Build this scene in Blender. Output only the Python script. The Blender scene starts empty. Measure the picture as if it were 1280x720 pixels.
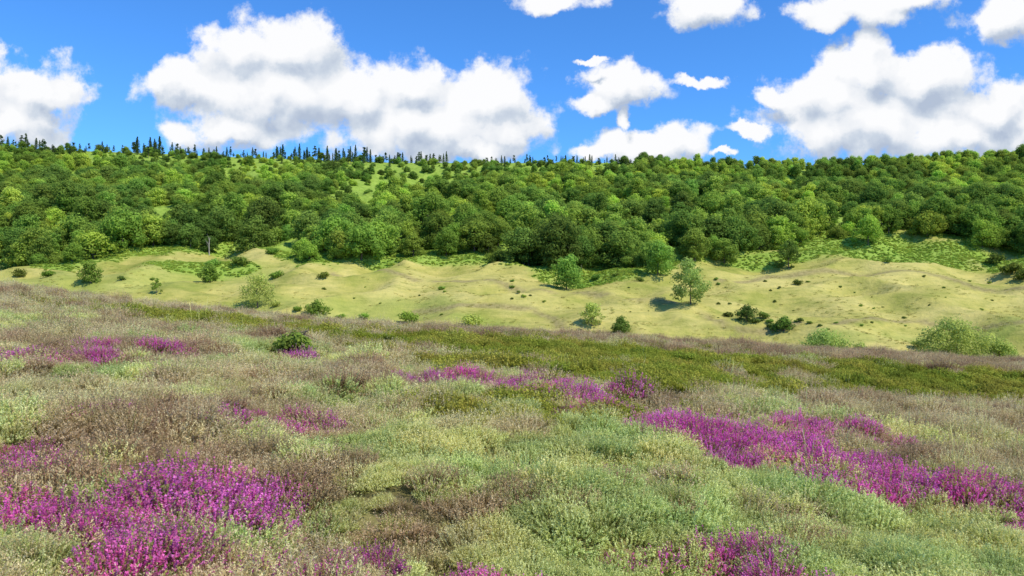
import bpy, math, random
import numpy as np
from mathutils import Vector
rng=np.random.default_rng(7); random.seed(7)
F=924.4; CZ=1.7
scene=bpy.context.scene
COL=scene.collection
# ------------------------------------------------------------------ noise
T=rng.random((512,512))
def vn(x,y):
    xf=np.floor(x);yf=np.floor(y);fx=x-xf;fy=y-yf
    xi=xf.astype(int)&511;yi=yf.astype(int)&511;x2=(xi+1)&511;y2=(yi+1)&511
    fx=fx*fx*(3-2*fx);fy=fy*fy*(3-2*fy)
    return (T[xi,yi]*(1-fx)+T[x2,yi]*fx)*(1-fy)+(T[xi,y2]*(1-fx)+T[x2,y2]*fx)*fy
def fbm(x,y,o=4):
    x=np.asarray(x,float);y=np.asarray(y,float)
    s=0;a=1;t=0
    for i in range(o):
        s=s+a*vn(x*2**i+17.3*i,y*2**i+9.1*i);t+=a;a*=.5
    return s/t
def ss(a,b,x):
    t=np.clip((np.asarray(x,float)-a)/(b-a),0,1);return t*t*(3-2*t)
# ------------------------------------------------------------------ terrain height
GX=[-400,-75,-41.5,-28.6,-14.3,0,13,27,41.5,75,400]
GZ=[18,7.2,3.46,1.99,.49,-.29,-1.19,-1.94,-2.74,-4.5,-9]
PY=[0,80,95,110,130,160,190,200,250,300,350,375,387,400,425,700,4000]
PZ=[-60,-24,-16.5,-12,-7.5,0,6.5,9,24,38,50,57.5,63.5,69.5,71,72,60]
RX=[-700,-277,-190,-147,-60,60,110,160,277,700]
RZ=[12,8,5,3,0,0,-3,-3,2.5,8]
def H(x,y):
    x=np.asarray(x,float);y=np.asarray(y,float)
    g=np.interp(x,GX,GZ); w=ss(5,40,y)
    zm=-.026*y+g*w+(1-w)*(-.075*np.clip(x,-60,60))
    zm=zm+(fbm(x/7+50,y/7+50,2)-.5)*.45*ss(4,12,y)+(fbm(x/1.3,y/1.3,2)-.5)*.5
    zm=zm-.7*np.exp(-((y-27)/6)**2)*ss(2,12,x)
    d=np.clip(y-54,0,60);zm=zm-.012*d*d
    yy=y+ (fbm(x/30+5,y/60+3,2)-.5)*12*ss(120,170,y)*(1-ss(340,380,y))
    zh=np.interp(yy,PY,PZ)+np.interp(x,RX,RZ)*ss(200,400,y)
    rd=1-np.abs(2*fbm(x/20+33,y/15+71,2)-1)      # rounded banks with soft folds between
    zh=zh+((fbm(x/15+90,y/12+20,2)-.5)*2.8+(rd-.8)*5.6)*ss(110,130,y)*(1-ss(370,395,y))
    m=np.maximum(zm,zh)
    return np.where(y>100,zh,m)
def hit(u,v,hill=False,off=None):
    b=(u-640)/F;s=(v-360)/F
    if hill: y=np.arange(104,430,.25);o=0.0
    else: y=np.arange(2.5,61,.05);o=.28
    if off is not None:o=off
    t=H(b*y,y)+o; r=CZ-s*y
    k=np.nonzero(t>=r)[0]
    i=k[0] if len(k) else len(y)-1
    if not hill and not len(k): i=int(np.argmin(np.abs(y-56)))
    if hill and not len(k): i=int(np.argmin(r-t))
    return float(b*y[i]),float(y[i])
# ------------------------------------------------------------------ mesh helpers
def mesh_from(name,V,Fc,mats,tone=None,matidx=None,smooth=False):
    me=bpy.data.meshes.new(name)
    V=np.asarray(V,np.float32);Fc=np.asarray(Fc,np.int32)
    nf,k=Fc.shape
    me.vertices.add(len(V));me.vertices.foreach_set('co',V.ravel())
    me.loops.add(nf*k);me.loops.foreach_set('vertex_index',Fc.ravel())
    me.polygons.add(nf);me.polygons.foreach_set('loop_start',np.arange(0,nf*k,k,dtype=np.int32))
    try: me.polygons.foreach_set('loop_total',np.full(nf,k,np.int32))
    except Exception: pass
    for m in mats: me.materials.append(m)
    if matidx is not None: me.polygons.foreach_set('material_index',np.asarray(matidx,np.int32))
    if smooth: me.polygons.foreach_set('use_smooth',np.ones(nf,bool))
    me.update(calc_edges=True)
    if tone is not None:
        a=me.attributes.new('tone','FLOAT','POINT');a.data.foreach_set('value',np.asarray(tone,np.float32))
    return me
def unit(v): return v/np.maximum(np.linalg.norm(v,axis=-1,keepdims=True),1e-9)
# ------------------------------------------------------------------ materials
def N(nt,t,**k):
    n=nt.nodes.new(t)
    for a,b in k.items(): setattr(n,a,b)
    return n
def ramp(nt,fac,stops):
    r=N(nt,'ShaderNodeValToRGB');e=r.color_ramp.elements
    while len(e)<len(stops): e.new(.5)
    for i,(p,c) in enumerate(stops):
        e[i].position=p;e[i].color=(*c,1)
    nt.links.new(fac,r.inputs[0]);return r.outputs[0]
def mixc(nt,f,a,b,mode='MIX'):
    m=N(nt,'ShaderNodeMix',data_type='RGBA',blend_type=mode)
    for s,v in ((m.inputs[0],f),(m.inputs[6],a),(m.inputs[7],b)):
        if hasattr(v,'links'): nt.links.new(v,s)
        elif isinstance(v,(int,float)): s.default_value=v
        else: s.default_value=(*v,1)
    return m.outputs[2]
def noise(nt,vec,scale,detail=4,rough=.55,dim='3D'):
    n=N(nt,'ShaderNodeTexNoise',noise_dimensions=dim);n.inputs['Scale'].default_value=scale
    n.inputs['Detail'].default_value=detail;n.inputs['Roughness'].default_value=rough
    if vec is not None: nt.links.new(vec,n.inputs['Vector'])
    return n.outputs[0]
def foliage(name,A,B,nscale=.4,rv=.25,transl=.3,lo=.42,hi=.58,hv=.02):
    m=bpy.data.materials.new(name);m.use_nodes=True;nt=m.node_tree;nt.nodes.clear()
    at=N(nt,'ShaderNodeAttribute',attribute_name='tone')
    a=ramp(nt,at.outputs['Fac'],A);b=ramp(nt,at.outputs['Fac'],B)
    g=N(nt,'ShaderNodeNewGeometry');oi=N(nt,'ShaderNodeObjectInfo')
    nz=noise(nt,g.outputs['Position'],nscale,1.5,dim='2D')
    ad=N(nt,'ShaderNodeMath',operation='MULTIPLY_ADD');nt.links.new(oi.outputs['Random'],ad.inputs[0]);ad.inputs[1].default_value=.16
    nt.links.new(nz,ad.inputs[2])
    mr=N(nt,'ShaderNodeMapRange');nt.links.new(ad.outputs[0],mr.inputs[0]);mr.inputs[1].default_value=lo+.08;mr.inputs[2].default_value=hi+.08
    c=mixc(nt,mr.outputs[0],a,b)
    hs=N(nt,'ShaderNodeHueSaturation');nt.links.new(c,hs.inputs['Color'])
    v=N(nt,'ShaderNodeMapRange');nt.links.new(oi.outputs['Random'],v.inputs[0]);v.inputs[3].default_value=1-rv;v.inputs[4].default_value=1+rv
    nt.links.new(v.outputs[0],hs.inputs['Value'])
    mm=N(nt,'ShaderNodeMath',operation='MULTIPLY');nt.links.new(oi.outputs['Random'],mm.inputs[0]);mm.inputs[1].default_value=7.13
    fr=N(nt,'ShaderNodeMath',operation='FRACT');nt.links.new(mm.outputs[0],fr.inputs[0])
    h=N(nt,'ShaderNodeMapRange');nt.links.new(fr.outputs[0],h.inputs[0]);h.inputs[3].default_value=.5-hv;h.inputs[4].default_value=.5+hv
    nt.links.new(h.outputs[0],hs.inputs['Hue'])
    d=N(nt,'ShaderNodeBsdfDiffuse');t=N(nt,'ShaderNodeBsdfTranslucent')
    nt.links.new(hs.outputs[0],d.inputs[0]);nt.links.new(hs.outputs[0],t.inputs[0])
    mx=N(nt,'ShaderNodeMixShader');mx.inputs[0].default_value=transl
    nt.links.new(d.outputs[0],mx.inputs[1]);nt.links.new(t.outputs[0],mx.inputs[2])
    o=N(nt,'ShaderNodeOutputMaterial');nt.links.new(mx.outputs[0],o.inputs[0])
    return m
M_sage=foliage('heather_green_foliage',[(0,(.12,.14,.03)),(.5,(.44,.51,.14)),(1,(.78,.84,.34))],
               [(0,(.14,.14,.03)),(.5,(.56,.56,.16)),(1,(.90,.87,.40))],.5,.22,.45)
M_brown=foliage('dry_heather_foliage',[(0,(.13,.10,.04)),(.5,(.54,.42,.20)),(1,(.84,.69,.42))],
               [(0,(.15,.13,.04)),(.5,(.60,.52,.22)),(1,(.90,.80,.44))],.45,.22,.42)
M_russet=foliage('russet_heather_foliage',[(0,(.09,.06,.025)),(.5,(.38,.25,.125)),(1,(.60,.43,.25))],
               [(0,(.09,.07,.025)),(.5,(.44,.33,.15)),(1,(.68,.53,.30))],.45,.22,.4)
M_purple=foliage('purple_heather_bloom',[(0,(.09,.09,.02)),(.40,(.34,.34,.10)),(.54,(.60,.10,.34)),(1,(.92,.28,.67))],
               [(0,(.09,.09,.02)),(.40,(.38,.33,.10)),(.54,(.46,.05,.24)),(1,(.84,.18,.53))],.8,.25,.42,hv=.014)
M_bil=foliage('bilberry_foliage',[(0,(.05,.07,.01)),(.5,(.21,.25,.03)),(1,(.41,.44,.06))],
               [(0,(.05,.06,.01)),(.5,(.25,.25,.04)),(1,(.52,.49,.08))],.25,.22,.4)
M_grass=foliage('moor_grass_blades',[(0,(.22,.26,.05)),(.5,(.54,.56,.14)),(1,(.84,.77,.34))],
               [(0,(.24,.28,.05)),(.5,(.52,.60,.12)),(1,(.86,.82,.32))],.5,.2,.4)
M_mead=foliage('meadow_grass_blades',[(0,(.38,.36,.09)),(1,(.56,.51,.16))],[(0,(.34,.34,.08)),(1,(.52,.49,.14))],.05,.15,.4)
M_brack=foliage('bracken_fronds',[(0,(.26,.38,.05)),(1,(.40,.54,.085))],[(0,(.29,.40,.05)),(1,(.46,.57,.09))],.06,.12,.5)
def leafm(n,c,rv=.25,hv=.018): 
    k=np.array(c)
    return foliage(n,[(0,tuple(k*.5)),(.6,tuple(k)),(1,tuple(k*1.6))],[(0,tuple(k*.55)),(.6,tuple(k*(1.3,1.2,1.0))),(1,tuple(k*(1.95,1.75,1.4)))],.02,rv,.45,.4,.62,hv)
L_dark=leafm('dark_green_leaves',(.14,.225,.042))
L_mid=leafm('mid_green_leaves',(.195,.30,.052))
L_light=leafm('light_green_leaves',(.28,.395,.065))
L_pale=leafm('pale_green_leaves',(.36,.44,.11),.12)
L_scrub=leafm('scrub_leaves',(.14,.19,.04),.25)
L_pine=leafm('pine_needles',(.085,.14,.045),.2)
def bark(name,c1,c2):
    m=bpy.data.materials.new(name);m.use_nodes=True;nt=m.node_tree;p=nt.nodes['Principled BSDF']
    g=N(nt,'ShaderNodeTexCoord');n=noise(nt,g.outputs['Object'],3,5)
    nt.links.new(ramp(nt,n,[(.3,c1),(.7,c2)]),p.inputs['Base Color']);p.inputs['Roughness'].default_value=.9
    return m
B_bark=bark('grey_brown_bark',(.06,.045,.03),(.16,.13,.10))
B_dead=bark('bleached_dead_wood',(.26,.23,.18),(.46,.42,.35))
def ground_mat(name,kind):
    m=bpy.data.materials.new(name);m.use_nodes=True;nt=m.node_tree;p=nt.nodes['Principled BSDF']
    p.inputs['Roughness'].default_value=.95;p.inputs['Specular IOR Level'].default_value=.1
    g=N(nt,'ShaderNodeNewGeometry');P=g.outputs['Position']
    if kind=='moor':
        c=ramp(nt,noise(nt,P,1.5,6),[(.3,(.07,.06,.02)),(.5,(.17,.15,.055)),(.7,(.28,.26,.09))])
        bs=.6;bd=.05
    else:
        c1=ramp(nt,noise(nt,P,.06,5,.62),[(.36,(.28,.29,.06)),(.48,(.42,.38,.105)),(.62,(.52,.45,.15))])
        mp=N(nt,'ShaderNodeMapping');nt.links.new(P,mp.inputs[0]);mp.inputs['Scale'].default_value=(.4,1,2.2)
        c2=ramp(nt,noise(nt,mp.outputs[0],.45,7,.72),[(.3,(.58,.66,.48)),(.46,(.90,.92,.86)),(.68,(1.12,1.08,1.0))])
        c=mixc(nt,1.0,c1,c2,'MULTIPLY')
        gr=N(nt,'ShaderNodeAttribute',attribute_name='lush')
        c=mixc(nt,gr.outputs['Fac'],c,mixc(nt,1.0,(.28,.33,.07),c2,'MULTIPLY'))
        br=N(nt,'ShaderNodeAttribute',attribute_name='bracken')
        bc=ramp(nt,noise(nt,P,.5,6,.65),[(.3,(.17,.26,.035)),(.5,(.24,.345,.05)),(.7,(.32,.41,.075))])
        c=mixc(nt,br.outputs['Fac'],c,bc)
        tr=N(nt,'ShaderNodeAttribute',attribute_name='track')
        c=mixc(nt,tr.outputs['Fac'],c,ramp(nt,noise(nt,P,1.2,4),[(.3,(.17,.14,.055)),(.7,(.36,.29,.13))]))
        bs=.8;bd=.35
    nt.links.new(c,p.inputs['Base Color'])
    b=N(nt,'ShaderNodeBump');b.inputs['Strength'].default_value=bs;b.inputs['Distance'].default_value=bd
    nt.links.new(noise(nt,P,.9 if kind!='moor' else 6,6,.62),b.inputs['Height']);nt.links.new(b.outputs[0],p.inputs['Normal'])
    return m
# ------------------------------------------------------------------ ground sheets
def grid(name,xs,ys,mat,off=0,attrs=None,label=''):
    X,Y=np.meshgrid(xs,ys);Z=H(X,Y)+off
    nx=len(xs);ny=len(ys)
    V=np.stack([X.ravel(),Y.ravel(),Z.ravel()],1)
    i=np.arange(nx*ny).reshape(ny,nx)
    Fc=np.stack([i[:-1,:-1],i[:-1,1:],i[1:,1:],i[1:,:-1]],-1).reshape(-1,4)
    me=mesh_from(name,V,Fc,[mat],smooth=True)
    if attrs:
        for k,f in attrs.items():
            a=me.attributes.new(k,'FLOAT','POINT');a.data.foreach_set('value',f(X.ravel(),Y.ravel()).astype(np.float32))
    o=bpy.data.objects.new(name,me);COL.objects.link(o)
    o['kind']='structure';o['label']=label;o['category']='ground' if 'moor' in name else 'hill'
    return o
# forest lower edge (bearing -> y)
FE=[(-60,338),(0,338),(60,338),(110,332),(170,322),(230,318),(300,318),(350,328),(400,332),(480,333),(560,331),(600,333),(640,336),(680,354),(720,346),(760,334),(800,342),(830,338),(860,328),(900,324),(960,316),(1010,302),(1060,300),(1120,296),(1180,300),(1230,308),(1280,322),(1340,325)]
FB=[(u-640)/F for u,v in FE];FY=[hit(u,v,True)[1] for u,v in FE]
def fedge(x,y): return np.interp(np.asarray(x)/np.asarray(y),FB,FY)
def ell(u,v,ru,rv,hill):
    x,y=hit(u,v,hill);a=hit(u,v-rv,hill)[1];b=hit(u,v+rv,hill)[1]
    return (x,y,ru/F*y,min(max(abs(a-b)/2,.25 if not hill else 3),60))
def emask(L,x,y,namp,ns):
    best=np.full(np.shape(x),-9.)
    n=(fbm(x/ns+31,y/ns+77,4)-.5)*namp
    for (cx,cy,rx,ry) in L:
        d=np.sqrt(((x-cx)/rx)**2+((y-cy)/ry)**2);best=np.maximum(best,1-d)
    return best+n
BR=[ell(*p,True) for p in [(1095,312,130,17),(960,326,70,6),(770,336,64,12),(740,324,30,8),(470,324,120,5),(240,330,60,6),(300,334,30,6),(1180,312,70,14),(1255,328,30,12)]]
LU=[ell(*p,True) for p in [(120,352,170,16),(250,350,120,22),(330,380,60,12),(500,395,110,10),(600,404,60,6),(1230,420,130,16),(1050,425,70,10)]]
TRK=[[(520,390),(560,386),(620,383),(665,388),(692,398),(702,412)],[(905,408),(980,412),(1060,402),(1140,400),(1290,402)],[(720,366),(800,372),(845,378),(880,392),(900,402)],[(900,350),(960,346),(1060,343),(1200,352),(1290,362)],[(410,340),(520,352),(600,350),(690,366)]]
TRW=[[hit(u,v,True) for u,v in l] for l in TRK]
def f_br(x,y):
    e=fedge(x,np.maximum(y,1));n=(fbm(x/5,y/5,3)-.5)*12
    return np.maximum(ss(-2,5,y-e+n),ss(0,.4,emask(BR,x,y,.5,8)+.12))
def f_lu(x,y): return ss(-.1,.5,emask(LU,x,y,.8,9))*.55
def f_tr(x,y):
    out=np.full(x.shape,99.)
    for l in TRW:
        for (a,b) in zip(l[:-1],l[1:]):
            dx=b[0]-a[0];dy=b[1]-a[1];t=np.clip(((x-a[0])*dx+(y-a[1])*dy)/(dx*dx+dy*dy+1e-6),0,1)
            out=np.minimum(out,np.hypot(x-a[0]-t*dx,y-a[1]-t*dy))
    return (1-ss(.4,1.6,out))*.8*ss(.2,.4,fbm(x/4,y/4,2))
mx=np.concatenate([[-900,-500,-300,-200,-140,-105,-88],np.arange(-76,76.1,.5),[88,105,140,200,300,500,900]])
my=np.concatenate([[-900,-400,-150,-60,-30],np.arange(-15,63,.5),np.arange(63,96.1,1.5)])
grid('moorland',mx,my,ground_mat('moor_peat_soil','moor'),-.04,None,'heather moorland slope dropping into a valley')
hx=np.concatenate([[-3500,-2200,-1300,-900,-650,-500],np.arange(-420,-180,4),np.arange(-180,180,1.2),np.arange(180,421,4),[500,650,900,1300,2200,3500]])
hy=np.concatenate([np.arange(96,214,1.),np.arange(214,440,2.5),[450,480,520,600,800,1200,2000,3500,5000]])
grid('hillside',hx,hy,ground_mat('hillside_grass','hill'),0,{'bracken':f_br,'lush':f_lu,'track':f_tr},'sunlit grassy valley side rising to a wooded ridge')
# ------------------------------------------------------------------ plant meshes
def sprigs(name,n,R,h0,h1,ll,lw,per,mat,lean=.5,t0=.35,top_flower=False,seed=0,ang=.7,dome=.5,stem=.12):
    r=np.random.default_rng(seed)
    rad=R*np.sqrt(r.random(n));th=r.random(n)*2*np.pi
    base=np.stack([rad*np.cos(th)*.6,rad*np.sin(th)*.6,np.zeros(n)],1)
    h=(h0+(h1-h0)*r.random(n))*(1-dome*(rad/R)**2)
    out=np.stack([np.cos(th),np.sin(th),np.zeros(n)],1)
    d=unit(np.array([0,0,1])+out*(rad/R)[:,None]*lean+r.normal(0,.2,(n,3)))
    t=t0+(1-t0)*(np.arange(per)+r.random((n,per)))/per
    p=base[:,None]+d[:,None]*(h[:,None]*t)[...,None]
    rd=unit(r.normal(0,1,(n,per,3)));rd=unit(rd-d[:,None]*np.sum(rd*d[:,None],-1,keepdims=True))
    ld=unit(d[:,None]*math.cos(ang)+rd*math.sin(ang));sd=np.cross(ld,rd+.3*r.normal(0,1,rd.shape));sd=unit(sd)
    L=(ll*(.7+.6*r.random((n,per))))[...,None];W=(lw*(.7+.6*r.random((n,per))))[...,None]
    if top_flower:
        f=(t>.6)[...,None];L=np.where(f,L*.8,L);W=np.where(f,W*1.7,W)
    a=p-sd*W*.5;b=p+sd*W*.5;c=p+ld*L
    V=np.stack([a,b,c],2).reshape(-1,3)
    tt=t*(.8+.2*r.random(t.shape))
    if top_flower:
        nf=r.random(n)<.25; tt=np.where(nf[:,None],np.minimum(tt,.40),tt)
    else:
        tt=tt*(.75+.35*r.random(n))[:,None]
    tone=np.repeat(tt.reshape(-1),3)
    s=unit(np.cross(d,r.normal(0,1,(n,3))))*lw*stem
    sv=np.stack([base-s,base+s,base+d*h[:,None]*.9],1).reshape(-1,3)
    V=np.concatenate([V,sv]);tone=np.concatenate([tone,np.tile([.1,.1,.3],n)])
    return mesh_from(name,V,np.arange(len(V)).reshape(-1,3),[mat],tone)
def blades(name,n,R,h0,h1,w,mat,lean=.5,seed=0,seg=4,head=False):
    r=np.random.default_rng(seed);V=[];Fc=[];tn=[]
    for i in range(n):
        a=r.random()*6.283;q=R*math.sqrt(r.random());b=np.array([q*math.cos(a),q*math.sin(a),0])
        h=h0+(h1-h0)*r.random();th=r.random()*6.283;o=np.array([math.cos(th),math.sin(th),0]);s=np.array([-o[1],o[0],0])*w*.5
        k=lean*r.random();i0=len(V)
        for j in range(seg+1):
            t=j/seg;c=b+np.array([0,0,1])*h*t*(1-.35*k*t)+o*h*k*t*t
            ww=(1-t*.85)
            if head and t>.75: ww=2.2*(1.05-t)/.3
            V+= [c-s*ww,c+s*ww];tn+=[t,t]
            if j: Fc.append([i0+2*j-2,i0+2*j-1,i0+2*j+1,i0+2*j])
    return mesh_from(name,V,Fc,[mat],tn)
def src(name,me): return bpy.data.objects.new(name,me)
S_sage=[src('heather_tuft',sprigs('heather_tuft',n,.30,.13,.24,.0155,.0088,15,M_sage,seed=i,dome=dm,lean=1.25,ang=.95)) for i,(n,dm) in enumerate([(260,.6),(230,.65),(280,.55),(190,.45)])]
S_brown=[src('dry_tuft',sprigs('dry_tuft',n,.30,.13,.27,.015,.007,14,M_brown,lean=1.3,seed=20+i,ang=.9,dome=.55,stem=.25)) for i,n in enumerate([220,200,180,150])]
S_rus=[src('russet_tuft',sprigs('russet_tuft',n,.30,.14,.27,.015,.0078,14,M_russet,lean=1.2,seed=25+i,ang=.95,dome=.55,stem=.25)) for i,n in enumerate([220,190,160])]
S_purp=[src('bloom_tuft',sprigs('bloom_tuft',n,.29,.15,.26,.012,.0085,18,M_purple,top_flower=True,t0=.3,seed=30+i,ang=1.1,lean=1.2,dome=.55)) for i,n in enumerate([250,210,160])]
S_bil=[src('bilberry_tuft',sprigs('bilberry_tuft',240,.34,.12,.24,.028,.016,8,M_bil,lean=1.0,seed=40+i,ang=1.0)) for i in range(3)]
S_gr=[src('grass_tuft',blades('grass_tuft',50,.12,.18,.38,.006,M_grass,.9,seed=50+i)) for i in range(3)]
S_st=[src('grass_stalk',blades('grass_stalk',5,.15,.55,.95,.0045,M_grass,.45,seed=60+i,seg=6,head=True)) for i in range(3)]
S_me=[src('meadow_tuft',blades('meadow_tuft',30,.5,.10,.24,.09,M_mead,1.2,seed=70+i,seg=2)) for i in range(2)]
S_fern=[src('bracken_tuft',sprigs('bracken_tuft',36,.9,.2,.5,.26,.17,8,M_brack,lean=1.5,seed=80+i,ang=1.45)) for i in range(2)]
# ------------------------------------------------------------------ instancing (uncountable ground cover)
def stuff(name,pts,rot,scl,idx,sources,label,cat):
    me=bpy.data.meshes.new(name);me.vertices.add(len(pts));me.vertices.foreach_set('co',np.asarray(pts,np.float32).ravel())
    a=me.attributes.new('rot','FLOAT_VECTOR','POINT');a.data.foreach_set('vector',np.asarray(rot,np.float32).ravel())
    a=me.attributes.new('scl','FLOAT_VECTOR','POINT');a.data.foreach_set('vector',np.asarray(scl,np.float32).ravel())
    a=me.attributes.new('idx','INT','POINT');a.data.foreach_set('value',np.asarray(idx,np.int32))
    o=bpy.data.objects.new(name,me);COL.objects.link(o)
    o['kind']='stuff';o['label']=label;o['category']=cat
    ng=bpy.data.node_groups.new(name+'_scatter','GeometryNodeTree')
    ng.interface.new_socket('Geometry',in_out='INPUT',socket_type='NodeSocketGeometry')
    ng.interface.new_socket('Geometry',in_out='OUTPUT',socket_type='NodeSocketGeometry')
    gi=ng.nodes.new('NodeGroupInput');go=ng.nodes.new('NodeGroupOutput')
    ip=ng.nodes.new('GeometryNodeInstanceOnPoints');gt=ng.nodes.new('GeometryNodeGeometryToInstance')
    ng.links.new(gi.outputs[0],ip.inputs['Points'])
    for s in sources:
        oi=ng.nodes.new('GeometryNodeObjectInfo');oi.inputs['Object'].default_value=s
        oi.inputs['As Instance'].default_value=False
        ng.links.new(oi.outputs['Geometry'],gt.inputs[0])
    ng.links.new(gt.outputs[0],ip.inputs['Instance']);ip.inputs['Pick Instance'].default_value=True
    for an,dt,sk in (('rot','FLOAT_VECTOR','Rotation'),('scl','FLOAT_VECTOR','Scale'),('idx','INT','Instance Index')):
        na=ng.nodes.new('GeometryNodeInputNamedAttribute');na.data_type=dt;na.inputs['Name'].default_value=an
        ng.links.new([q for q in na.outputs if q.enabled][0],ip.inputs[sk])
    ng.links.new(ip.outputs[0],go.inputs[0])
    md=o.modifiers.new('scatter','NODES');md.node_group=ng
    return o
def scatter(name,x,y,z,s,sources,label,cat,tilt=.15):
    n=len(x);rot=np.stack([rng.normal(0,tilt,n),rng.normal(0,tilt,n),rng.random(n)*6.283],1)
    zs=s*rng.uniform(.7,1.2,n)
    return stuff(name,np.stack([x,y,z],1),rot,np.stack([s,s,zs],1),rng.integers(0,len(sources),n),sources,label,cat)
def band(y0,y1,sp,mx=2.5,k=.72):
    nx=int((2*(k*y1+mx))/sp);ny=max(1,int((y1-y0)/sp))
    X,Y=np.meshgrid(np.linspace(-(k*y1+mx),(k*y1+mx),nx),np.linspace(y0,y1,ny,endpoint=False))
    X=X.ravel()+rng.uniform(-.7,.7,X.size)*sp;Y=Y.ravel()+rng.uniform(-.7,.7,Y.size)*sp
    m=np.abs(X)<k*Y+mx
    return X[m],Y[m]
BX=[];BY=[];BS=[]
for (a,b,sp,s) in [(2.6,7,.19,.85),(7,12,.225,1.0),(12,20,.29,1.25),(20,34,.40,1.65),(34,62,.55,2.1)]:
    X,Y=band(a,b,sp);BX.append(X);BY.append(Y);BS.append(np.full(X.shape,s))
BX=np.concatenate(BX);BY=np.concatenate(BY);BS=np.concatenate(BS)
BS=BS*(.42+1.15*fbm(BX/.6+3,BY/.6+8,2))*rng.uniform(.75,1.3,BS.shape)
BZ=H(BX,BY)-.03
U=640+F*BX/BY;V=360+F*(CZ-BZ-.22)/BY
PP=[ell(*p,False) for p in [(275,600,100,32),(150,606,60,22),(190,640,60,22),(90,614,48,17),(980,688,62,17),(1045,703,50,13),(925,658,50,11),(815,670,32,15),(15,570,38,22),(25,610,55,16),(325,680,85,14),(430,662,46,15),
 (600,468,100,8),(540,463,36,5),(670,478,54,6),(790,479,38,4),(205,424,34,7),(100,430,28,9),(100,440,26,5),(372,438,26,4),(15,438,32,6),(350,506,50,8),(255,498,18,7),(130,490,14,5),(290,513,32,5),(30,545,26,7),
 (840,508,60,9),(920,526,90,13),(985,543,95,14),(1060,560,80,16),(1110,598,78,15),(1060,512,26,6),(1100,540,40,9),(1180,590,66,12),(1250,590,60,18),(1265,612,45,12),(1000,515,34,6),(740,488,40,5),
 (940,680,42,10),(590,698,48,11),(675,713,30,9),(870,650,34,6),(780,660,20,7)]]
pm=emask(PP,BX,BY,2.3,.42)
dense=emask(PP[:8],BX,BY,.9,.5)
r=rng.random(BX.shape)
purple=((pm>-.08)&(r<.13+np.clip(pm,0,1)*1.4))|((dense>.12)&(r<.82))
n1=fbm(BX/3+11,BY/3+5,4);n2=fbm(BX/1.2+40,BY/1.2+2,3);n3=fbm(BX/2.0+140,BY/2.0+62,3)
vedge=np.interp(U,[0,200,420,640,840,1060,1280],[352,375,398,410,424,435,448])
dv=V-vedge
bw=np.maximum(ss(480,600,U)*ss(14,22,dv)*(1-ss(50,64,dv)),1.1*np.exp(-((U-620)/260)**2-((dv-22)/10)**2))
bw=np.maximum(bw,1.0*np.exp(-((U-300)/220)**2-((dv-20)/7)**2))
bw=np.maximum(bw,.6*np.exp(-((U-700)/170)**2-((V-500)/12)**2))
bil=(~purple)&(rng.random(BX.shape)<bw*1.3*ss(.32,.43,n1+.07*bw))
dw=.30+.72*(1-ss(8,20,dv))+.30*ss(1050,1200,U)*(1-ss(600,720,V))+.28*(1-ss(60,150,dv))+.12*(1-ss(300,520,U))*(1-ss(560,660,V))
dw+=.5*np.exp(-((U-520)/70)**2-((V-640)/40)**2)+.30*np.exp(-((U-90)/90)**2-((V-530)/45)**2)+.3*np.exp(-((U-650)/80)**2-((V-600)/20)**2)
dw-=.25*np.exp(-((U-760)/260)**2-((V-600)/70)**2)
dry=(~purple)&(~bil)&(n2*.55+n1*.45+rng.normal(0,.07,BX.shape)<.5+(dw-.45)*.36)
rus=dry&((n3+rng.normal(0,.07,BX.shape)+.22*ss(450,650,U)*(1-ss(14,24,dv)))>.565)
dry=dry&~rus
gw=.04+.95*np.exp(-((U-20)/120)**2-((V-700)/55)**2)+.05*ss(.5,.6,n1)
gr=(~purple)&(~bil)&(rng.random(BX.shape)<gw*.8)
sage=(~purple)&(~bil)&(~dry)&(~rus)
def put(name,m,S,label,cat,f=1.,**k):
    return scatter(name,BX[m],BY[m],BZ[m],BS[m]*f,S,label,cat,**k)
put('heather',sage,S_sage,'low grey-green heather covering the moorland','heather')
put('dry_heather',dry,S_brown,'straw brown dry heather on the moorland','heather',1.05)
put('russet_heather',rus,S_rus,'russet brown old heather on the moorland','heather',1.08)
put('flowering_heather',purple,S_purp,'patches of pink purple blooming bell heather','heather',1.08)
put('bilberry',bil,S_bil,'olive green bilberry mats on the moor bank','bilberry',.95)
put('moor_grass',gr,S_gr,'pale wispy grass tufts growing among heather','grass',.8)
ps=rng.random(BX.shape)<np.where(BY<25,.006,.0)+ .16*np.exp(-((U-1180)/110)**2-((V-610)/50)**2)
put('grass_stalks',ps,S_st,'thin seeding grass stalks above the heather','grass',.75)
n=9000
yy=rng.uniform(112,214,n);xx=rng.uniform(-.75,.75,n)*yy
e=fedge(xx,yy);b=f_br(xx,yy);m=(yy<e+4)&(b<.4)&(fbm(xx/6,yy/4,3)>.5)
scatter('meadow_grass',xx[m],yy[m],H(xx[m],yy[m])-.03,rng.uniform(.6,1.2,m.sum()),S_me,'short sunlit yellow-green grass on the valley side','grass')
n=90000
yy=rng.uniform(140,260,n);xx=rng.uniform(-.76,.76,n)*yy
b=f_br(xx,yy);m=(rng.random(n)<b*1.1-.1)&(yy<fedge(xx,yy)+12)
scatter('bracken',xx[m],yy[m],H(xx[m],yy[m])-.06,rng.uniform(.35,.75,m.sum()),S_fern,'bright green bracken fronds below the wood','bracken')
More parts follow.
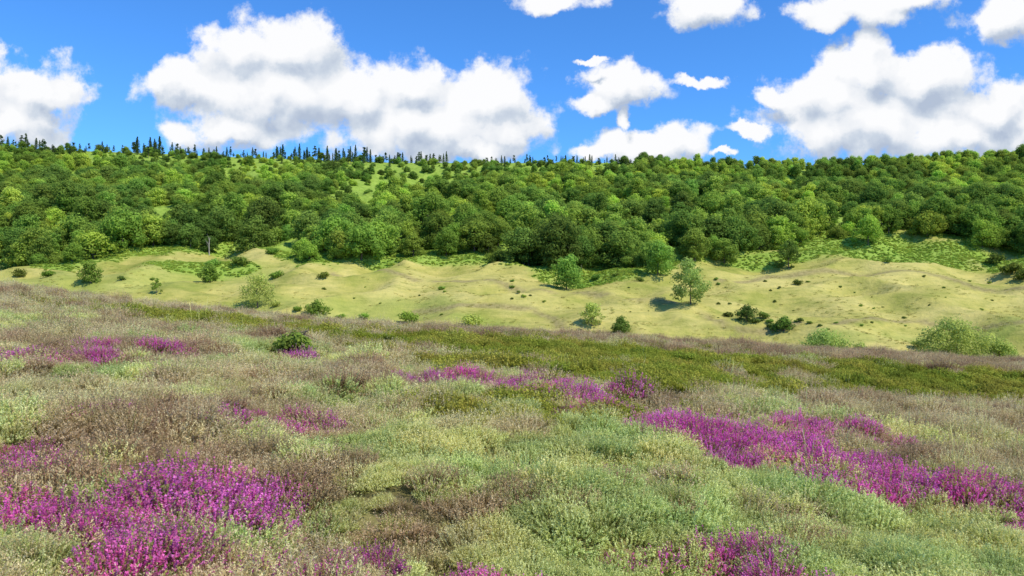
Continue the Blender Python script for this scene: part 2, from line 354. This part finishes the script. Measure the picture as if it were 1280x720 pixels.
# ------------------------------------------------------------------ trees
def tube(V,Fc,pts,rad,k=7):
    pts=np.asarray(pts,float);i0=len(V)
    for j,p in enumerate(pts):
        d=unit(pts[min(j+1,len(pts)-1)]-pts[max(j-1,0)]);a=unit(np.cross(d,[.3,.9,.2]));b=np.cross(d,a)
        for q in range(k):
            t=q/k*6.2832;V.append(p+rad[j]*(a*math.cos(t)+b*math.sin(t)))
    for j in range(len(pts)-1):
        for q in range(k):
            Fc.append([i0+j*k+q,i0+j*k+(q+1)%k,i0+(j+1)*k+(q+1)%k,i0+(j+1)*k+q])
def trunk_mesh(name,h,r0,lobes,r,mat=None,nl=7):
    V=[];Fc=[]
    P=[np.array([0,0,-.6]),np.array([0,0,.3])]
    q=np.array([0,0,.3])
    for j in range(4):
        q=q+np.array([r.normal(0,.12),r.normal(0,.12),h*.2]);P.append(q.copy())
    tube(V,Fc,P,[r0*1.3,r0,r0*.85,r0*.65,r0*.42,r0*.15])
    for L in lobes[:nl]:
        s=P[r.integers(2,5)];c=np.array(L[:3]);mid=(s+c)/2+r.normal(0,.2,3)
        tube(V,Fc,[s,mid,c],[r0*.4,r0*.25,r0*.08],5)
    return mesh_from(name,V,Fc,[mat or B_bark],smooth=True)
def crown_mesh(name,lobes,per,size,mat,r,fill=.75,flat=False):
    VV=[];TT=[]
    zmin=min(l[2]-l[3] for l in lobes);zmax=max(l[2]+l[3] for l in lobes)
    for (cx,cy,cz,R) in lobes:
        n=int(per*R*R)
        d=unit(r.normal(0,1,(n,3)));rr=R*np.where(r.random(n)<.78,r.uniform(.8,1.16,n),r.uniform(fill*.4,.85,n))
        sub=1+.2*np.sin(d[:,0]*5+cx*3)*np.sin(d[:,1]*5+cy)+.14*np.sin(d[:,2]*7+cz)
        p=np.array([cx,cy,cz])+d*(rr*sub)[:,None]*np.array([1,1,.82])
        nm=unit(d+r.normal(0,.42,(n,3))+np.array([0,0,.25]));a=unit(np.cross(nm,r.normal(0,1,(n,3))));b=np.cross(nm,a)
        s=(size*r.uniform(.6,1.3,n))[:,None]
        VV.append(np.stack([p-a*s*.5-b*s*.3,p+a*s*.5-b*s*.3,p+b*s*.6],1).reshape(-1,3))
        lt=r.uniform(-.14,.14)
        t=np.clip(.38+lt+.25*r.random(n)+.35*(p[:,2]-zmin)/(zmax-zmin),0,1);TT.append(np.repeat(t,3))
    V=np.concatenate(VV);return mesh_from(name,V,np.arange(len(V)).reshape(-1,3),[mat],np.concatenate(TT))
def lobes_round(r,Hh,R,n,zb=.28,s0=.22,s1=.46):
    L=[]
    for i in range(n):
        t=(i+.5)/n;z=Hh*(zb+(1-zb-.14)*t**.9)
        w=R*math.sin(math.pi*min(1,max(.12,.32+.62*t)))**.6 if t<.95 else R*.2
        a=i*2.399+r.random()*.8;q=w*(.28+.60*r.random())
        L.append((q*math.cos(a),q*math.sin(a),z+r.normal(0,Hh*.035),R*r.uniform(s0,s1)))
    L.append((r.normal(0,R*.12),r.normal(0,R*.12),Hh*.86,R*.33));L.append((0,0,Hh*.55,R*.5))
    return L
specs=[('broadleaf_dark',L_dark,10,5.0,21,.10),('broadleaf_dark',L_dark,11,5.6,25,.12),('broadleaf_mid',L_mid,10,5.3,23,.10),('broadleaf_mid',L_mid,12,4.9,25,.10),('broadleaf_mid',L_mid,9,6.0,24,.10),('broadleaf_light',L_light,10,4.8,21,.10),('broadleaf_light',L_light,8.0,5.2,19,.08)]
PROT=[]
for i,(kd,mt,h,R,nl,zb) in enumerate(specs):
    r=np.random.default_rng(100+i);L=lobes_round(r,h,R,nl,zb,.15,.40)
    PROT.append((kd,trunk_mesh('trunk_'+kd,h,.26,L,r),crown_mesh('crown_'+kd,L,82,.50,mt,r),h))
LAB={'broadleaf_dark':'dark green broadleaf tree with dense rounded crown in hillside wood','broadleaf_mid':'mid green broadleaf tree with billowing crown in hillside wood','broadleaf_light':'light yellow-green broadleaf tree in hillside wood'}
def tree(name,tm,cm,x,y,s,sz,label,cat,group=None,zo=0,rot=None):
    e=bpy.data.objects.new(name,None);e.empty_display_size=.5;e.location=(x,y,float(H(x,y))+zo)
    e.rotation_euler=(0,0,random.random()*6.283 if rot is None else rot);e.scale=(s,s,sz)
    COL.objects.link(e);e['label']=label;e['category']=cat
    if group:e['group']=group
    for nm,me in (('trunk',tm),('crown',cm)):
        o=bpy.data.objects.new(nm,me);COL.objects.link(o);o.parent=e
    return e
def solo(name,me,x,y,s,sz,label,cat,group=None,zo=0):
    o=bpy.data.objects.new(name,me);COL.objects.link(o);o.location=(x,y,float(H(x,y))+zo)
    o.rotation_euler=(0,0,random.random()*6.283);o.scale=(s,s,sz);o['label']=label;o['category']=cat
    if group:o['group']=group
    return o
# forest positions
TX=[];TY=[]
y=150.
while y<412:
    sp=5.8-(y-190)/200*1.4
    sp=max(4.4,min(6.0,sp))
    x=-.78*y-12
    while x<.78*y+12:
        TX.append(x+random.uniform(-.6,.6)*sp);TY.append(y+random.uniform(-.6,.6)*sp);x+=sp
    y+=sp*.95
TX=np.array(TX);TY=np.array(TY)
ed=fedge(TX,TY)
u=640+F*TX/TY
keep=TY>ed+2
rr_=np.random.default_rng(3).random(len(TX))
lip=(u<800)&(TY>376)
keep&=~(lip&((TY>400)|(rr_<np.where((u>330)&(u<560),.4,.08))))
keep&=(TY<404)
CL=[ell(*p,True) for p in [(505,238,84,16),(430,248,34,9),(300,230,44,5),(190,272,36,12),(560,232,30,7),(850,264,28,8),(1010,264,28,8),(700,250,24,6),(620,285,22,7),(380,285,24,7),(1000,232,30,6)]]
cm_=emask(CL,TX,TY,.8,12)
keep&=~((cm_>.0)&(rng.random(len(TX))<.82))
keep&=~((fbm(TX/16+7,TY/16+9,3)<.40)&(rng.random(len(TX))<.25))
TX=TX[keep];TY=TY[keep];cm_=cm_[keep];lip=lip[keep];u=u[keep]
nT=len(TX)
K=np.zeros(nT,int);nn=fbm(TX/22+2,TY/22+8,3)+rng.normal(0,.08,nT)
for i in range(nT):
    K[i]=random.choice([0,1]) if nn[i]<.45 else (random.choice([2,3,4]) if nn[i]<.58 else random.choice([5,6,4]))
S=(.48+.66*rng.random(nT)**1.3)*(1-.16*ss(230,380,TY))*np.where(TY<fedge(TX,TY)+14,1.08,.97)
S=np.where(cm_>-.3,S*.72,S);S=np.where(lip,S*.60,S)
S=np.where((u>=800)&(TY>378),.5+.22*rng.random(nT),S)
SZ=S*rng.uniform(.78,1.12,nT)*np.where(TY<240,1.03,.92)
SZ=np.where((u>=800)&(TY>378),S*rng.uniform(.85,1.05,nT)*1.1,SZ)
app=S/TY;inf=np.abs(TX/TY)<.70
order=np.argsort(-(app+np.where(inf,1,0)+np.where(TY<fedge(TX,TY)+26,.5,0)))
ind=order[:285];rest=order[285:]
for i in ind:
    k=PROT[K[i]]
    tree('broadleaf_tree',k[1],k[2],float(TX[i]),float(TY[i]),float(S[i]),float(SZ[i]),LAB[k[0]],'tree','broadleaf trees in the hillside wood',-.3)
wsrc=[src('wood_crown',p[2]) for p in PROT]
rot=np.zeros((len(rest),3));rot[:,2]=rng.random(len(rest))*6.283
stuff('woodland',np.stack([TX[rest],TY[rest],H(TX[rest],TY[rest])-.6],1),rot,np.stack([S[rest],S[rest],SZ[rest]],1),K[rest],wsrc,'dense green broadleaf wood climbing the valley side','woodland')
def shrub_mesh(name,mat,seed,R=1.2,h=1.6,n=9,size=.24,per=300):
    r=np.random.default_rng(seed);L=[]
    for i in range(n):
        a=i*2.4;q=R*.6*math.sqrt((i+.3)/n);L.append((q*math.cos(a),q*math.sin(a),h*r.uniform(.3,.68)*(1-.3*q/R),R*r.uniform(.28,.45)))
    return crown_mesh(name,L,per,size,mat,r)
SH_d=[shrub_mesh('shrub_dark',L_scrub,200+i) for i in range(3)]
SH_m=[shrub_mesh('shrub_mid',L_mid,210+i) for i in range(2)]
SH_p=[shrub_mesh('shrub_pale',L_pale,220+i,size=.2,per=280) for i in range(2)]
# conifers on ridge
def pine_mesh(name,seed,kind):
    r=np.random.default_rng(seed);V=[];Fc=[];h=9.
    tube(V,Fc,[np.array([0,0,-.5]),np.array([.05,0,h*.5]),np.array([0,.1,h*.95])],[.2,.14,.03],6)
    V=np.array(V);tri=[]
    for f in Fc: tri+= [[f[0],f[1],f[2]],[f[0],f[2],f[3]]]
    pts=[]
    if kind=='spruce':
        for k in range(22):
            t=k/21;z=h*(.04+.96*t);w=2.4*(1-t)**.85+.12
            for b in range(10):
                if r.random()<.2: continue
                a=r.random()*6.283;l=w*r.uniform(.5,1.15)
                for j in range(10):
                    q=(j+r.random())/10;pts.append([q*l*math.cos(a)+r.normal(0,.1),q*l*math.sin(a)+r.normal(0,.1),z-q*l*.22+r.normal(0,.1)])
    else:
        zb=r.uniform(.12,.40)
        for k in range(17):
            t=r.random();z=h*(zb+(.93-zb)*t);a=r.random()*6.283;q=r.uniform(.1,1.8)*(1.1-.75*t);R=r.uniform(.45,1.0)*(1.1-.45*t)
            for j in range(80):
                d=r.normal(0,1,3);d/=np.linalg.norm(d);pts.append([q*math.cos(a)+d[0]*R,q*math.sin(a)+d[1]*R,z+d[2]*R*.6])
    p=np.array(pts);n=len(p);a=unit(r.normal(0,1,(n,3)));b=unit(np.cross(a,r.normal(0,1,(n,3))));s=.38*r.uniform(.6,1.2,(n,1))
    LV=np.stack([p-a*s*.5,p+a*s*.5,p+b*s*.7],1).reshape(-1,3)
    F2=np.concatenate([np.array(tri),np.arange(len(LV)).reshape(-1,3)+len(V)])
    mi=np.concatenate([np.zeros(len(tri),int),np.ones(n,int)])
    tone=np.concatenate([np.zeros(len(V)),np.repeat(r.uniform(.2,.9,n),3)])
    return mesh_from(name,np.concatenate([V,LV]),F2,[B_bark,L_pine],tone,mi)
PS=[pine_mesh('spruce',300+i,'spruce') for i in range(4)];PC=[pine_mesh('scots_pine',310+i,'scots') for i in range(6)]
for (u0,u1,num,fs,h0,h1) in [(-20,60,18,.4,.5,1.05),(60,165,24,.4,.35,.85),(165,205,14,.5,.6,1.1),(205,300,26,.45,.35,.85),(300,345,12,.5,.4,.75),(345,470,50,.6,.45,1.05),(470,560,26,.55,.4,.8),(608,640,10,.5,.35,.7),(640,790,42,.5,.3,.65),(820,870,6,.5,.4,.55)]:
    for j in range(num):
        uu=u0+(u1-u0)*(j+random.uniform(-.8,1.8))/num;yy=random.uniform(390,412);xx=(uu-640)/F*yy
        sp=random.random()<fs;s=random.uniform(h0,h1)
        me=random.choice(PS if sp else PC)
        solo('spruce_tree' if sp else 'pine_tree',me,xx,yy,s*random.uniform(.75,1.1),s,'dark conical spruce standing on the ridge top' if sp else 'dark uneven pine silhouetted on the ridge top','tree','conifers along the ridge',-.4)
def special(name,u,v,w,h,mat,seed,label,cat='tree',per=95,size=.4,zb=.15,nl=14,hill=True,trunk=.16,off=None,s0=.22,s1=.46):
    x,y=hit(u,v,hill,off);R=w/F*y/2;hh=h/F*y;r=np.random.default_rng(seed)
    L=lobes_round(r,hh,R*1.0,nl,zb,s0,s1)
    tm=trunk_mesh('trunk_'+name,hh,trunk,L,r);cm=crown_mesh('crown_'+name,L,per*(2.5/max(R,.8))**1.0*1.5,size,mat,r)
    tree(name,tm,cm,x,y,1,1,label,cat,None,0,0)
special('willow_tree',863,381,50,60,L_pale,401,'pale airy tree standing alone in the meadow',per=120,size=.34,zb=.13,nl=30,s0=.15,s1=.36,trunk=.13)
special('oak_tree',708,362,46,44,L_mid,402,'rounded green tree standing on the grass below the wood',per=130,zb=.12,size=.38)
special('hawthorn_bush',322,385,54,42,L_pale,403,'pale green bush with open branches on grass','bush',per=110,size=.30,zb=.08,nl=20,s0=.14,s1=.34)
special('hawthorn_bush',740,407,34,28,L_pale,404,'pale green open bush beside dark shrub','bush',per=130,size=.28,zb=.1,nl=18,s0=.15,s1=.35)
special('dark_bush',776,419,28,22,L_dark,405,'compact dark green bush at valley bottom','bush',size=.28,zb=.05,per=130)
special('willow_bush',1195,452,105,50,L_pale,406,'broad pale green willow bush beyond the moor edge','bush',per=150,size=.32,zb=.10,nl=36,s0=.10,s1=.28)
special('willow_bush',1250,452,60,26,L_pale,426,'low pale willow scrub beside a larger bush','bush',per=130,size=.30,zb=.08,nl=18,s0=.15,s1=.35)
special('willow_bush',1030,442,66,26,L_pale,407,'low pale green bush at the moor edge','bush',size=.28,zb=.1,per=130,nl=18,s0=.15,s1=.35)
special('holly_tree',986,336,30,38,L_dark,408,'small dark green tree in front of bracken',size=.35,zb=.1,per=130)
special('oak_tree',822,343,42,42,L_mid,409,'rounded green tree at the wood edge',zb=.12,size=.38,per=130)
special('oak_tree',905,330,34,32,L_light,410,'light green tree at the wood edge',zb=.1,size=.38,per=130)
special('oak_tree',1228,309,40,34,L_mid,411,'rounded green tree beside the bracken slope',zb=.1,size=.4,per=130)
special('oak_tree',1085,306,40,36,L_light,412,'light green tree above the bracken slope',zb=.1,size=.4,per=130)
special('hawthorn_bush',934,402,28,20,L_scrub,413,'dense dark hawthorn bush on the grass','bush',size=.28,zb=.05,per=130,nl=18,s0=.15,s1=.35)
special('hawthorn_bush',980,414,28,16,L_mid,414,'low green hawthorn bush on the grass','bush',size=.28,zb=.05,per=130)
special('gorse_bush',370,434,50,20,L_scrub,415,'green gorse bush growing among the heather','bush',per=900,size=.09,zb=.05,hill=False,trunk=.03,off=.1)
special('hawthorn_bush',113,354,28,28,L_mid,416,'green hawthorn bush at the foot of wood','bush',size=.34,zb=.08,per=130)
special('hawthorn_bush',262,352,26,22,L_dark,417,'dark green bush on the grass bank','bush',size=.34,zb=.08,per=130)
special('sapling',196,369,12,22,L_light,418,'slender young sapling on the grass bank','tree',size=.26,zb=.2,nl=8,trunk=.06)
special('hawthorn_bush',396,394,30,16,L_mid,419,'wide low green bush by the moor edge','bush',size=.28,zb=.05,per=130)
r=np.random.default_rng(9);V=[];Fc=[]
tube(V,Fc,[np.array([0,0,-.5]),np.array([.2,0,2.5]),np.array([0,.1,5.4])],[.18,.12,.02],6)
for k in range(8):
    z=2.0+k*.38;a=r.random()*6.283;l=r.uniform(.6,1.3)
    tube(V,Fc,[np.array([.1,0,z]),np.array([.1+math.cos(a)*l*.5,math.sin(a)*l*.5,z+.7]),np.array([.1+math.cos(a)*l,math.sin(a)*l,z+1.4])],[.06,.035,.01],4)
x,y=hit(267,318,True);solo('dead_tree',mesh_from('dead_tree',V,Fc,[B_dead],smooth=True),x,y-3,1,1,'bleached bare dead tree at the wood edge','tree')
SB=[(152,350,12,'d'),(345,348,20,'m'),(405,348,18,'d'),(405,362,7,'d'),(552,362,12,'m'),(552,394,6,'d'),(455,399,16,'m'),(510,403,30,'m'),(425,398,16,'m'),(372,390,14,'m'),(345,384,16,'p'),(590,410,34,'p'),(640,360,9,'m'),(655,372,8,'m'),(648,366,7,'d'),(910,396,16,'d'),(912,380,6,'d'),(955,398,18,'m'),(945,404,14,'d'),(962,404,12,'m'),(925,393,10,'m'),(997,356,14,'d'),(1010,353,7,'m'),(1076,383,6,'m'),(1155,346,6,'d'),(1212,352,6,'m'),(1000,402,11,'d'),(1012,405,9,'m'),(1025,408,7,'d'),(1045,404,7,'m'),(965,410,16,'d'),(1092,386,5,'m'),(640,352,7,'m'),(190,350,8,'m'),(300,332,26,'m'),(265,334,22,'m'),(340,318,18,'m'),(1265,342,34,'d'),(1245,330,26,'d'),(1280,350,30,'d'),(895,350,7,'m'),(1110,328,12,'m'),(745,350,14,'m'),(770,345,12,'m'),(800,352,12,'d'),(1150,436,26,'p'),(1075,437,20,'p'),(680,378,6,'m'),(60,346,20,'m'),(25,346,20,'d'),(1180,360,5,'m'),(1240,376,5,'d'),(1130,398,7,'d'),(1090,404,6,'d')]
for i in range(26): SB.append((random.uniform(890,1275),random.uniform(352,418),random.uniform(3,6.5),random.choice('dm')))
for i in range(10): SB.append((random.uniform(420,860),random.uniform(356,392),random.uniform(3,5.5),random.choice('dm')))
for (u_,v_,w,k) in SB:
    x,y=hit(u_,v_,True);s=w/F*y/2.4
    me=random.choice({'d':SH_d,'m':SH_m,'p':SH_p}[k])
    solo('scrub_bush',me,x,y,s,s*random.uniform(.7,1.0),{'d':'small dark scrub bush dotted on the grassy slope','m':'small green scrub bush dotted on the grassy slope','p':'small pale green scrub bush near the moor edge'}[k],'bush','scrub bushes on the grass',-.1)
for i in range(60):
    cx,cy,rx,ry=CL[random.choice([0,0,0,1,3,4])]
    x=cx+random.uniform(-1,1)*rx;y=cy+random.uniform(-1,1)*ry
    s=random.uniform(.8,2.2);solo('clearing_bush',random.choice(SH_m),x,y,s,s*.8,'low green bush in a bracken clearing','bush','bushes in the wood clearings',-.2)
# ------------------------------------------------------------------ world: sky and clouds
SUN_EL=math.radians(50);SUN_AZ=math.radians(125)
w=bpy.data.worlds.new('World');scene.world=w;w.use_nodes=True;nt=w.node_tree;nt.nodes.clear()
def build_cloud_group():
    g=bpy.data.node_groups.new('cloud_density','ShaderNodeTree')
    g.interface.new_socket('P',in_out='INPUT',socket_type='NodeSocketVector')
    g.interface.new_socket('D',in_out='OUTPUT',socket_type='NodeSocketFloat')
    g.interface.new_socket('S',in_out='OUTPUT',socket_type='NodeSocketFloat')
    gi=g.nodes.new('NodeGroupInput');go=g.nodes.new('NodeGroupOutput');P=gi.outputs[0]
    wn=N(g,'ShaderNodeTexNoise',noise_dimensions='2D');wn.inputs['Scale'].default_value=14;wn.inputs['Detail'].default_value=6;wn.inputs['Roughness'].default_value=.62;g.links.new(P,wn.inputs['Vector'])
    wa=N(g,'ShaderNodeVectorMath',operation='MULTIPLY_ADD');g.links.new(wn.outputs['Color'],wa.inputs[0]);wa.inputs[1].default_value=(.055,.045,0);g.links.new(P,wa.inputs[2])
    sb=N(g,'ShaderNodeVectorMath',operation='SUBTRACT');g.links.new(wa.outputs[0],sb.inputs[0]);sb.inputs[1].default_value=(.0275,.0225,0);Q=sb.outputs[0]
    blobs=[(45,118,62,44),(15,150,74,34),(-30,115,50,50),
     (232,102,50,28),(300,76,60,46),(368,64,64,40),(340,115,120,54),(290,165,76,24),(445,122,66,40),(510,112,54,36),(605,124,60,40),(632,155,48,36),(530,158,130,42),(600,185,70,18),
     (772,106,50,26),(742,128,28,12),(785,150,10,16),(810,184,66,20),(850,176,36,22),(740,190,30,10),(905,190,14,5),
     (1085,86,56,36),(1035,125,66,36),(1160,98,72,36),(1240,138,70,34),(1300,150,60,36),(1090,155,130,38),(1200,165,120,28),(940,162,30,8),(962,124,26,12),
     (1075,12,66,24),(1040,26,30,14),(1130,-6,60,16),(1258,24,50,26),(885,8,52,20),(700,4,46,13),(740,74,20,4),(872,101,34,6)]
    cur=None
    for (bu,bv,rx,ry) in blobs:
        cx=(bu-640)/F;cz=(360-bv)/F;ax=F/(rx*1.14);az=F/(ry*1.16)
        m=N(g,'ShaderNodeVectorMath',operation='MULTIPLY_ADD');g.links.new(Q,m.inputs[0]);m.inputs[1].default_value=(ax,az,0);m.inputs[2].default_value=(-cx*ax,-cz*az,0)
        l=N(g,'ShaderNodeVectorMath',operation='LENGTH');g.links.new(m.outputs[0],l.inputs[0])
        if cur is None: cur=l.outputs['Value']
        else:
            s=N(g,'ShaderNodeMath',operation='SMOOTH_MIN');g.links.new(cur,s.inputs[0]);g.links.new(l.outputs['Value'],s.inputs[1]);s.inputs[2].default_value=.15;cur=s.outputs[0]
    f=N(g,'ShaderNodeMath',operation='SUBTRACT');f.inputs[0].default_value=1.0;g.links.new(cur,f.inputs[1])
    n1=noise(g,P,18,8,.63,'2D')
    v=N(g,'ShaderNodeTexVoronoi',feature='SMOOTH_F1',voronoi_dimensions='2D');v.inputs['Scale'].default_value=26;v.inputs['Smoothness'].default_value=.5;g.links.new(Q,v.inputs['Vector'])
    a=N(g,'ShaderNodeMath',operation='MULTIPLY_ADD');g.links.new(n1,a.inputs[0]);a.inputs[1].default_value=1.35;g.links.new(f.outputs[0],a.inputs[2])
    b=N(g,'ShaderNodeMath',operation='MULTIPLY_ADD');g.links.new(v.outputs['Distance'],b.inputs[0]);b.inputs[1].default_value=-.45;g.links.new(a.outputs[0],b.inputs[2])
    c=N(g,'ShaderNodeMath',operation='SUBTRACT');g.links.new(b.outputs[0],c.inputs[0]);c.inputs[1].default_value=.53
    g.links.new(c.outputs[0],go.inputs[0])
    n2=noise(g,P,16,5,.52,'2D')
    s1=N(g,'ShaderNodeMath',operation='MULTIPLY_ADD');g.links.new(n2,s1.inputs[0]);s1.inputs[1].default_value=.85;g.links.new(f.outputs[0],s1.inputs[2])
    s2=N(g,'ShaderNodeMath',operation='MULTIPLY_ADD');g.links.new(v.outputs['Distance'],s2.inputs[0]);s2.inputs[1].default_value=-.35;g.links.new(s1.outputs[0],s2.inputs[2])
    g.links.new(s2.outputs[0],go.inputs[1])
    return g
cg=build_cloud_group()
tc=N(nt,'ShaderNodeTexCoord');sx=N(nt,'ShaderNodeSeparateXYZ');nt.links.new(tc.outputs['Generated'],sx.inputs[0])
my_=N(nt,'ShaderNodeMath',operation='MAXIMUM');nt.links.new(sx.outputs['Y'],my_.inputs[0]);my_.inputs[1].default_value=.05
dx=N(nt,'ShaderNodeMath',operation='DIVIDE');nt.links.new(sx.outputs['X'],dx.inputs[0]);nt.links.new(my_.outputs[0],dx.inputs[1])
dz=N(nt,'ShaderNodeMath',operation='DIVIDE');nt.links.new(sx.outputs['Z'],dz.inputs[0]);nt.links.new(my_.outputs[0],dz.inputs[1])
cb=N(nt,'ShaderNodeCombineXYZ');nt.links.new(dx.outputs[0],cb.inputs[0]);nt.links.new(dz.outputs[0],cb.inputs[1])
g1=N(nt,'ShaderNodeGroup');g1.node_tree=cg;nt.links.new(cb.outputs[0],g1.inputs[0])
of=N(nt,'ShaderNodeVectorMath',operation='ADD');nt.links.new(cb.outputs[0],of.inputs[0]);of.inputs[1].default_value=(-.010,.026,0)
g2=N(nt,'ShaderNodeGroup');g2.node_tree=cg;nt.links.new(of.outputs[0],g2.inputs[0])
al=N(nt,'ShaderNodeMapRange',interpolation_type='SMOOTHSTEP');nt.links.new(g1.outputs[0],al.inputs[0]);al.inputs[1].default_value=-.20;al.inputs[2].default_value=.26
df=N(nt,'ShaderNodeMath',operation='SUBTRACT');nt.links.new(g1.outputs[1],df.inputs[0]);nt.links.new(g2.outputs[1],df.inputs[1])
sh=N(nt,'ShaderNodeMapRange');nt.links.new(df.outputs[0],sh.inputs[0]);sh.inputs[1].default_value=-.60;sh.inputs[2].default_value=.28
cc=ramp(nt,sh.outputs[0],[(0,(.46,.54,.68)),(.36,(.63,.70,.80)),(.62,(.84,.87,.92)),(1,(.98,.985,1.0))])  # lit tops and grey undersides are shading painted into the cloud colour
st=N(nt,'ShaderNodeTexSky',sky_type='NISHITA');st.sun_disc=False;st.sun_elevation=SUN_EL;st.sun_rotation=SUN_AZ
st.air_density=1.0;st.dust_density=.2;st.ozone_density=2.5;st.altitude=200
hs=mixc(nt,1.0,st.outputs[0],(.42,.92,1.5),'MULTIPLY')
b1=N(nt,'ShaderNodeBackground');b1.inputs[1].default_value=.14;nt.links.new(hs,b1.inputs[0])
b2=N(nt,'ShaderNodeBackground');b2.inputs[1].default_value=1.0;nt.links.new(cc,b2.inputs[0])
ms=N(nt,'ShaderNodeMixShader');nt.links.new(al.outputs[0],ms.inputs[0]);nt.links.new(b1.outputs[0],ms.inputs[1]);nt.links.new(b2.outputs[0],ms.inputs[2])
wo=N(nt,'ShaderNodeOutputWorld');nt.links.new(ms.outputs[0],wo.inputs[0])
sd=Vector((math.cos(SUN_EL)*math.sin(SUN_AZ),math.cos(SUN_EL)*math.cos(SUN_AZ),math.sin(SUN_EL)))
sl=bpy.data.lights.new('sun','SUN');sl.energy=5.0;sl.angle=math.radians(.5);sl.color=(1,.94,.82)
so=bpy.data.objects.new('sun',sl);so.rotation_euler=sd.to_track_quat('Z','Y').to_euler();COL.objects.link(so)
# ------------------------------------------------------------------ camera
cam=bpy.data.cameras.new('camera');cam.lens=26;cam.sensor_width=36;cam.clip_end=12000;cam.clip_start=.05
co=bpy.data.objects.new('camera',cam);co.location=(0,0,CZ);co.rotation_euler=(math.radians(90),0,0);COL.objects.link(co)
scene.camera=co
scene.view_settings.view_transform='Standard';scene.view_settings.look='None';scene.view_settings.exposure=0
print('trees',nT,'clumps',len(BX),'purple',purple.sum(),'bil',bil.sum(),'dry',dry.sum(),'rus',rus.sum(),'sage',sage.sum())
